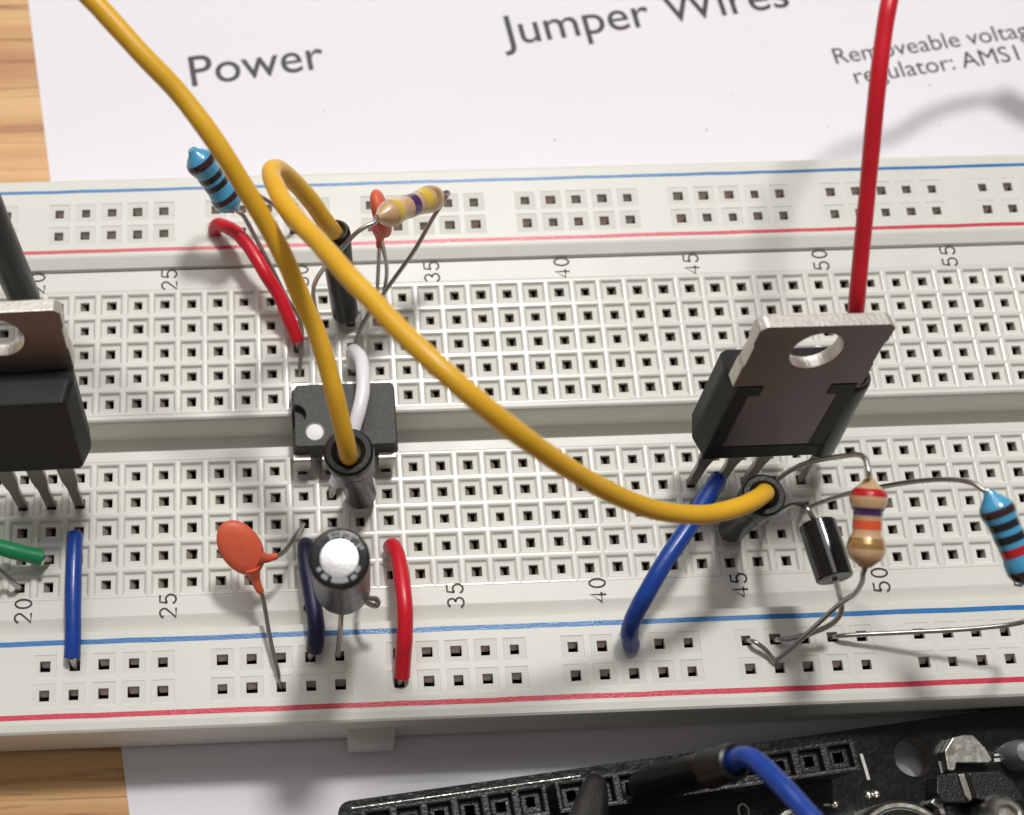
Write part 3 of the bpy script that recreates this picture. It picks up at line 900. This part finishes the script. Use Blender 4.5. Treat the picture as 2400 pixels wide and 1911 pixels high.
resistor('blue resistor with black and red bands at the right edge', q0, q1, 1.3, 'blue_body',
         [(.215, .075, 'b_brown'), (.355, .075, 'b_black'), (.49, .075, 'b_black'), (.625, .085, 'b_red'), (.86, .09, 'b_brown')],
         [[q0, (26.38, -28.15, 28.40), (25.85, -27.41, 28.00), (25.16, -26.77, 27.00), (24.35, -25.98, 24.80), (23.52, -25.33, 22.40), (22.61, -24.81, 20.00), (21.20, -24.18, 16.60), (20.36, -23.91, 14.40), (19.58, -23.67, 11.60), (19.45, -23.55, 9.00), hole(48, 'C', 7.4), hole(48, 'C', 5.8)],
          [q1, (30.61, -35.34, 24.40), (32.95, -35.45, 20.00), (34.43, -35.37, 15.50), (33.61, -35.42, 14.00), (31.52, -35.40, 13.00), (29.47, -35.32, 12.20), (25.87, -35.12, 11.00), (22.15, -34.93, 9.90), (20.80, -34.86, 9.30), hole(48, 'R3', 8.3), hole(48, 'R3', 6)]], rw=1.12)

# ------------------------------------------------------------------ capacitors and diode
def disc_cap(label, c, axis_u, axis_v, a, b, thick, necks):
    """Dipped disc: lens-shaped body in the plane (u, v), tapering necks along its leads."""
    c, u, v = Vector(c), Vector(axis_u).normalized(), Vector(axis_v).normalized()
    n = u.cross(v).normalized()
    t = thing('ceramic_capacitor', label, 'capacitor', (c.x, c.y, 8.8), 'orange ceramic capacitors')
    mb = MB()
    rings, sides = 9, 28
    vs = []
    for i in range(rings + 1):
        f = -1 + 2 * i / rings
        ang = f * pi / 2
        rr = cos(ang) ** .55 if abs(f) < 1 else 0.02
        for k in range(sides):
            th = 2 * pi * k / sides
            vs.append(c + (u * a * cos(th) + v * b * sin(th)) * max(rr, .02) + n * thick * sin(ang))
    fs = []
    for i in range(rings):
        for k in range(sides):
            k2 = (k + 1) % sides
            fs.append((i * sides + k, i * sides + k2, (i + 1) * sides + k2, (i + 1) * sides + k))
    mb.add(vs, fs)
    for pts, rad in necks:
        mb.tube(pts, rad, 12, 5)
    body = part('capacitor_body', mb, M['disc'], t, angle=80)
    return t

c = (-30.89, -26.35, 14.00)
Cc = Vector(c)
d_u = (Vector((-32.04, -24.64, 15.00)) - Vector((-29.59, -28.07, 13.00))).normalized()
d_n = Vector((.05, -.45, .88)).normalized()
d_u = (d_u - d_n * d_u.dot(d_n)).normalized()
d_v = d_n.cross(d_u)
t = disc_cap('orange disc capacitor beside the electrolytic capacitor', c, d_u, d_v, 2.62, 1.78, .62,
             [([(-29.47, -27.10, 13.70), (-28.83, -27.19, 13.40), (-28.32, -27.05, 13.10), (-27.89, -26.90, 12.90)], [.75, .42, .33, .3]),
              ([(-30.01, -27.88, 13.20), (-29.77, -28.73, 12.40), (-29.51, -29.38, 12.00), (-29.31, -29.69, 11.70)], [.8, .42, .34, .3])])
tube_part('lead', [(-28.47, -27.11, 13.20), (-27.89, -26.90, 12.90), (-27.38, -26.44, 12.30), (-26.85, -25.64, 11.60), (-26.16, -24.10, 10.00), (-25.70, -23.09, 8.60), hole(30, 'C', 7.4), hole(30, 'C', 5.8)], .2, M['tin'], t, 10, 6)
tube_part('lead', [(-29.51, -29.38, 12.00), (-29.31, -29.72, 11.70), (-29.15, -30.37, 11.40), (-29.00, -31.21, 11.00), (-28.79, -32.68, 10.40), (-28.45, -34.56, 9.80), (-28.10, -36.13, 9.30), (-28.03, -36.84, 8.60), hole(29, 'R4', 7.6), hole(29, 'R4', 6)], .2, M['tin'], t, 10, 6)

c = Vector((-17.69, 2.23, 20.00))
d_n = Vector((.95, .1, .22)).normalized()
d_u = Vector((-.05, .25, 1)); d_u = (d_u - d_n * d_u.dot(d_n)).normalized()
d_v = d_n.cross(d_u)
t = disc_cap('orange ceramic capacitor seen edge-on behind the tan resistor', c, d_u, d_v, 2.5, 1.9, .72,
             [([(-17.79, 1.89, 18.40), (-17.67, 1.81, 17.20), (-17.68, 1.65, 16.30), (-17.70, 1.39, 15.50)], [.85, .6, .36, .3])])
tube_part('lead', [(-17.68, 1.65, 16.30), (-17.70, 1.35, 15.40), (-17.72, 0.68, 13.00), (-17.74, -0.08, 9.60), (-17.78, -0.19, 8.20), hole(33, 'J', 7.4), hole(33, 'J', 5.8)], .2, M['tin'], t, 10, 5)
tube_part('lead', [(-17.58, 1.57, 16.60), (-17.25, 1.22, 14.80), (-16.88, 0.53, 11.00), hole(33, 'I', 7.4), hole(33, 'I', 5.8)], .2, M['tin'], t, 10, 5)

b0, b1 = Vector((-22.43, -30.86, 16.50)), Vector((-22.94, -31.99, 29.50))
ax = (b1 - b0).normalized()
L = (b1 - b0).length
t = thing('electrolytic_capacitor', 'black electrolytic capacitor standing upright with a bright silver top', 'capacitor', (b0.x, b0.y, 8.8))
mb = MB()
mb.lathe(b0, b1, [(0, 1.8), (.05, 2.05), (.25, 2.25), (.6, 2.3), (L - .5, 2.3)], 40)
part('can', mb, M['can'], t, angle=50)
mb = MB()
mb.lathe(b0, b1, [(L - .55, 2.31), (L - .2, 2.3), (L - .03, 2.2), (L, 2.05), (L + .01, 1.42), (L - .04, 1.39)], 40, caps=False)
part('sleeve_rim', mb, M['sleeve'], t, angle=50)
mb = MB()
mb.lathe(b0, b1, [(L - .1, 1.46), (L - .02, 1.46), (L - .0, 1.36), (L + .0, .05)], 40)
part('silver_top', mb, M['alu'], t)
u_ = Vector((1, 0, 0)); u_ = (u_ - ax * u_.dot(ax)).normalized(); v_ = ax.cross(u_)
def cap_pt(r, a, h=0.02):
    return b1 + ax * h + (u_ * cos(R(a)) + v_ * sin(R(a))) * r
for a0, a1, r0, r1 in ((82, 112, 1.62, 1.72), (80, 85, 1.45, 2.0), (108, 113, 1.45, 2.0), (84, 110, 1.93, 2.0), (64, 72, 1.5, 1.7), (57, 62, 1.45, 1.95), (38, 46, 1.45, 1.6), (28, 34, 1.45, 1.95), (20, 25, 1.7, 2.0),
                       (202, 212, 1.5, 1.85), (222, 238, 1.55, 1.9), (248, 290, 1.4, 1.85), (298, 312, 1.6, 1.9), (318, 336, 1.45, 1.75)):
    mb = MB()
    n = 5
    vs = []
    for i in range(n + 1):
        a = a0 + (a1 - a0) * i / n
        for r in (r0, r1):
            hgt = .022 if r < 1.9 else .022 - (r - 1.9) * .22
            vs.append(cap_pt(r, a, hgt))
    mb.add(vs, [(2 * i, 2 * i + 1, 2 * i + 3, 2 * i + 2) for i in range(n)])
    part('top_marking', mb, M['mark'], t, smooth=False)
tube_part('lead', [b0 + ax * .1, (-22.63, -32.92, 14.50), (-22.70, -33.79, 12.00), (-22.85, -34.69, 9.40), hole(31, 'R3', 8), hole(31, 'R3', 6)], .24, M['tin'], t, 10, 5)
tube_part('lead', [b0 + ax * .1 + Vector((.9, .2, 0)), (-20.48, -31.36, 15.20), (-19.67, -31.38, 14.60), (-19.45, -31.63, 14.10), (-19.81, -31.76, 13.80), (-20.66, -30.69, 12.60), hole(32, 'A', 8.4), hole(32, 'A', 6)], .24, M['tin'], t, 10, 5)

d0, d1 = Vector((16.88, -27.43, 18.80)), Vector((17.40, -32.27, 19.20))
t = thing('diode', 'glossy black cylindrical diode left of the upright tan resistor', 'diode', (d0.x, d0.y, 8.8))
L = (d1 - d0).length
mb = MB()
mb.lathe(d0, d1, [(0, .3), (0, 1.4), (.1, 1.5), (L * .5, 1.52), (L - .1, 1.5), (L, 1.4), (L, .3)], 32)
part('diode_body', mb, M['diode'], t, angle=30)
tube_part('lead', [d0, (16.38, -27.33, 19.60), (15.82, -26.77, 20.20), (15.65, -26.23, 19.80), (15.47, -25.57, 18.60), (15.37, -25.27, 17.00), (15.47, -25.00, 14.60), (15.92, -24.37, 11.00), (16.13, -24.09, 8.80), hole(46, 'C', 7.4), hole(46, 'C', 5.8)], .24, M['tin'], t, 10, 6)
tube_part('lead', [d1, (18.11, -32.41, 17.60), (19.06, -32.57, 15.30), (19.64, -33.14, 14.00), (19.77, -33.76, 12.90), (19.24, -34.37, 11.80), (17.75, -34.85, 10.60), (16.31, -35.02, 9.80), (15.50, -34.97, 9.20), hole(46, 'R3', 8), hole(46, 'R3', 6)], .24, M['tin'], t, 10, 6)

# ------------------------------------------------------------------ microcontroller board, lower right
BO, BA = Vector((-23.42, -46.58, 0)), R(5.6)
bu, bv = Vector((cos(BA), sin(BA), 0)), Vector((sin(BA), -cos(BA), 0))
def bfr(p):                     # along the board edge, inward (towards the viewer), up
    q = BO + bu * p[0] + bv * p[1]
    return (q.x, q.y, p[2])
mcu = thing('microcontroller_board', 'black circuit board with socket headers at the lower right', 'circuit board', (10, -55, 0))
PZ = 3.7
def b_at(w):                    # world point -> board (u, v)
    d = Vector((w[0], w[1], 0)) - BO
    return d.dot(bu), d.dot(bv)
hc = b_at((27.60, -44.69, 3.70))
bm = bmesh.new()
rc = 1.1
out = [(rc - rc * cos(R(a)), rc - rc * sin(R(a))) for a in (90, 70, 50, 30, 10, 0)] + [(0, 50), (70, 50), (70, 0)]
out = [(rc - rc * sin(R(a)), rc - rc * cos(R(a))) for a in (0, 20, 40, 60, 80, 90)] + [(0, 50), (70, 50), (70, 0)]
circ = [(hc[0] + 1.68 * cos(2 * pi * i / 32), hc[1] + 1.68 * sin(2 * pi * i / 32)) for i in range(32)]
def loop(pts, z):
    v = [bm.verts.new(bfr((p[0], p[1], z))) for p in pts]
    return v, [bm.edges.new((v[i], v[(i + 1) % len(v)])) for i in range(len(v))]
v1, e1 = loop(out, PZ); c1, g1 = loop(circ, PZ)
bmesh.ops.triangle_fill(bm, use_beauty=True, edges=e1 + g1)
v2, e2 = loop(out, PZ - 1.8); c2, g2 = loop(circ, PZ - 1.8)
bmesh.ops.triangle_fill(bm, use_beauty=True, edges=e2 + g2)
nface = len(bm.faces)
for a, b in ((v1, v2), (c1, c2)):
    for i in range(len(a)):
        bm.faces.new((a[i], a[(i + 1) % len(a)], b[(i + 1) % len(a)], b[i]))
bmesh.ops.recalc_face_normals(bm, faces=bm.faces)
bm.verts.index_update()
mb = MB()
mb.add([tuple(v.co) for v in bm.verts], [tuple(v.index for v in f.verts) for f in bm.faces])
mb.mi = [0 if i < nface else 1 for i in range(len(mb.f))]
bm.free()
pcb = part('board_plate', mb, [M['pcb'], M['pcb_edge']], mcu, smooth=False)
# thin bright strip added as a painted glint along the board edge
mb = MB()
mb.box(1.2, 21.5, .62, .70, PZ, PZ + .06, bfr)
part('edge_glint', mb, M['solder'], mcu, smooth=False)

HZ = 10.5
h0 = b_at((-21.48, -47.97, 10.50))
def header(u0, v0, n):
    h = bpy.data.objects.new('socket_header', None)
    mb = MB()
    for i in range(n):
        cu, cv = u0 + PIT * (i + .5), v0 + 1.27
        cell(mb, cu, cv, 1.27, 1.25, HZ - .75, 0.93, 0.86, 0.42, HZ, 3.0, fr=bfr, bev=.06)
    ln = PIT * n
    for (a, b, c, d) in ((u0, v0 + .02, u0 + ln, v0 + .02), (u0 + ln, v0 + .02, u0 + ln, v0 + 2.52), (u0 + ln, v0 + 2.52, u0, v0 + 2.52), (u0, v0 + 2.52, u0, v0 + .02)):
        mb.add([bfr((a, b, PZ)), bfr((c, d, PZ)), bfr((c, d, HZ)), bfr((a, b, HZ))], [(0, 1, 2, 3)])
    mb.add([bfr(p) for p in ((u0, v0 + .02, HZ - 4), (u0 + ln, v0 + .02, HZ - 4), (u0 + ln, v0 + 2.52, HZ - 4), (u0, v0 + 2.52, HZ - 4))], [(0, 1, 2, 3)])
    return part('socket_header', mb, M['header'], mcu, smooth=False)
header(h0[0], h0[1], 6)
h1 = b_at((-5.39, -46.62, 10.50))
header(h1[0], h0[1] - .05, 10)

def slab(name, pxs, z0, z1, m, zproj):
    pts = [b_at(p) for p in pxs]
    mb = MB()
    mb.prism(pts[::-1], z0, z1, bfr)
    o = part(name, mb, M[m], mcu, smooth=False)
    md = o.modifiers.new('edge', 'BEVEL')
    md.width = .12
    md.segments = 2
    return o

slab('shield_clip', [(29.93, -44.41, 5.00), (30.89, -43.27, 5.00), (32.02, -43.09, 5.00), (32.74, -43.12, 5.00), (33.60, -44.26, 5.00), (34.04, -45.38, 5.00), (33.61, -45.62, 5.00), (30.77, -45.51, 5.00), (30.57, -46.12, 5.00), (29.90, -46.10, 5.00)], PZ, 5.0, 'steel', 5)
slab('shield_clip', [(27.79, -48.76, 5.00), (28.43, -48.17, 5.00), (28.79, -48.22, 5.00), (28.93, -49.01, 5.00), (29.02, -49.84, 5.00), (28.55, -49.82, 5.00), (28.44, -49.24, 5.00)], PZ, 5.0, 'steel', 5)
slab('black_connector', [(28.41, -46.53, 6.00), (30.29, -46.46, 6.00), (30.47, -48.47, 6.00), (30.81, -48.98, 6.00), (28.46, -48.89, 6.00), (28.10, -48.09, 6.00)], PZ, 6.0, 'header', 6)
slab('black_connector', [(30.72, -46.60, 7.00), (33.51, -46.57, 7.00), (34.46, -47.46, 7.00), (35.04, -48.83, 7.00), (34.96, -49.18, 7.00), (31.00, -48.82, 7.00)], PZ, 7.0, 'header', 7)
slab('metal_strip', [(30.14, -46.60, 6.30), (30.75, -46.51, 6.30), (31.06, -48.60, 6.30), (30.69, -48.94, 6.30), (30.35, -48.43, 6.30)], PZ, 6.3, 'leg', 6)
for cpx, rad, zt in (((23.77, -52.99, 8.00), 4.3, 8.0), ((14.98, -51.10, 8.00), 2.3, 8.0)):
    cu, cv = b_at(cpx)
    p0, p1 = bfr((cu, cv, PZ)), bfr((cu, cv, zt))
    mb = MB()
    mb.lathe(p0, p1, [(0, rad), (zt - PZ - .3, rad), (zt - PZ, rad - .25), (zt - PZ, rad - .55), (zt - PZ - .15, rad - .7)], 48)
    can = part('surface_capacitor', mb, M['steel'], mcu, angle=40)
    mb = MB()
    mb.lathe(Vector(p0) + Vector((0, 0, zt - PZ - .1)), p1, [(0, rad - .75), (.02, rad - .75), (.03, rad - .9)], 40)
    part('capacitor_mark', mb, M['plug'], can)
cu, cv = b_at((32.75, -50.22, 7.00))
mb = MB()
mb.lathe(bfr((cu, cv, PZ)), bfr((cu, cv, 7)), [(0, 1.75), (3.6, 1.75), (4.4, 1.5), (4.8, 1.05), (4.75, .8), (4.2, .7)], 32)
part('round_terminal', mb, M['steel'], mcu)
cu, cv = b_at((36.55, -44.97, 5.00))
mb = MB()
mb.lathe(bfr((cu, cv, PZ)), bfr((cu, cv, 6)), [(0, 1.3), (1.6, 1.25), (2.6, .9), (3.0, .2)], 24)
part('indicator_lens', mb, M['clear'], mcu)
for a, b, w in (((29.79, -45.22, 3.70), (30.41, -45.17, 3.70), .16), ((29.85, -45.26, 3.70), (29.90, -46.15, 3.70), .18), ((34.84, -44.79, 3.70), (35.85, -44.72, 3.70), .2), ((34.74, -45.23, 3.70), (36.48, -45.15, 3.70), .3), ((23.04, -44.22, 3.70), (23.32, -46.48, 3.70), .28), ((18.98, -48.45, 3.70), (19.81, -48.41, 3.70), .2)):
    ua, ub = b_at(a), b_at(b)
    mb = MB()
    stroke(mb, [ua, ((ua[0] + ub[0]) / 2 + .02, (ua[1] + ub[1]) / 2 + .02), ub], w, PZ + .012, bfr)
    part('silkscreen_line', mb, M['silk'], pcb, smooth=False)
for px in ((16.11, -48.01, 3.00), (16.41, -48.49, 3.00), (16.82, -48.32, 3.00), (16.00, -48.73, 3.00), (23.04, -47.77, 3.00), (23.73, -47.72, 3.00), (19.93, -48.45, 4.40)):
    cu, cv = b_at(px)
    mb = MB()
    mb.lathe(bfr((cu, cv, PZ)), bfr((cu, cv, 5)), [(0, .42), (.15, .4), (.3, .28), (.38, .08)], 10)
    part('solder_joint', mb, M['solder'], mcu)
cu, cv = b_at((11.92, -48.71, 3.70))
mb = MB()
stroke(mb, arc(cu, cv, .45, .62, 0, 360, 18), .16, PZ + .012, bfr)
part('silkscreen_digit', mb, M['silk'], pcb, smooth=False)

# blue jumper plugged into the header, and a grey plug beside it
t = thing('jumper_wire', 'blue jumper wire with a thick black plug over the black circuit board', 'jumper wire', (0.85, -47.27, 10.50))
plug(t, (1.47, -47.15, 11.00), (5.48, -47.15, 25.00), prof=[(0, 1.2), (.2, 1.5), (.5, 1.62), (9.6, 1.7), (9.8, 1.84), (10.1, 1.84), (10.3, 1.68), (12.7, 1.7), (13.0, 1.6), (13.1, 1.3), (12.8, .9)], scale=.82, pin_to=bfr((b_at((1.22, -47.15, 10.50))[0], h0[1] + 1.2, 9.6)))
tube_part('insulation', [(5.20, -47.13, 24.00), (5.73, -46.91, 25.80), (6.15, -47.21, 26.80), (6.59, -48.00, 27.80), (7.23, -49.35, 29.00), (8.01, -50.90, 30.00), (8.74, -52.47, 31.00), (10.45, -55.63, 32.00), (13.71, -62.31, 34.00)], .76, M['blue'], t, 16, 5)
t = thing('jumper_wire', 'dark grey jumper plug leaning toward the viewer at the bottom edge', 'jumper wire', (-2.32, -47.08, 10.50))
mb = MB()
p0, p1 = (-2.23, -46.71, 11.40), (-5.22, -52.36, 19.00)
mb.lathe(p0, p1, [(0, .75), (.2, .95), (1.5, 1.15), (6, 1.6), (10, 1.7)], 20)
part('plug', mb, M['header'], t)
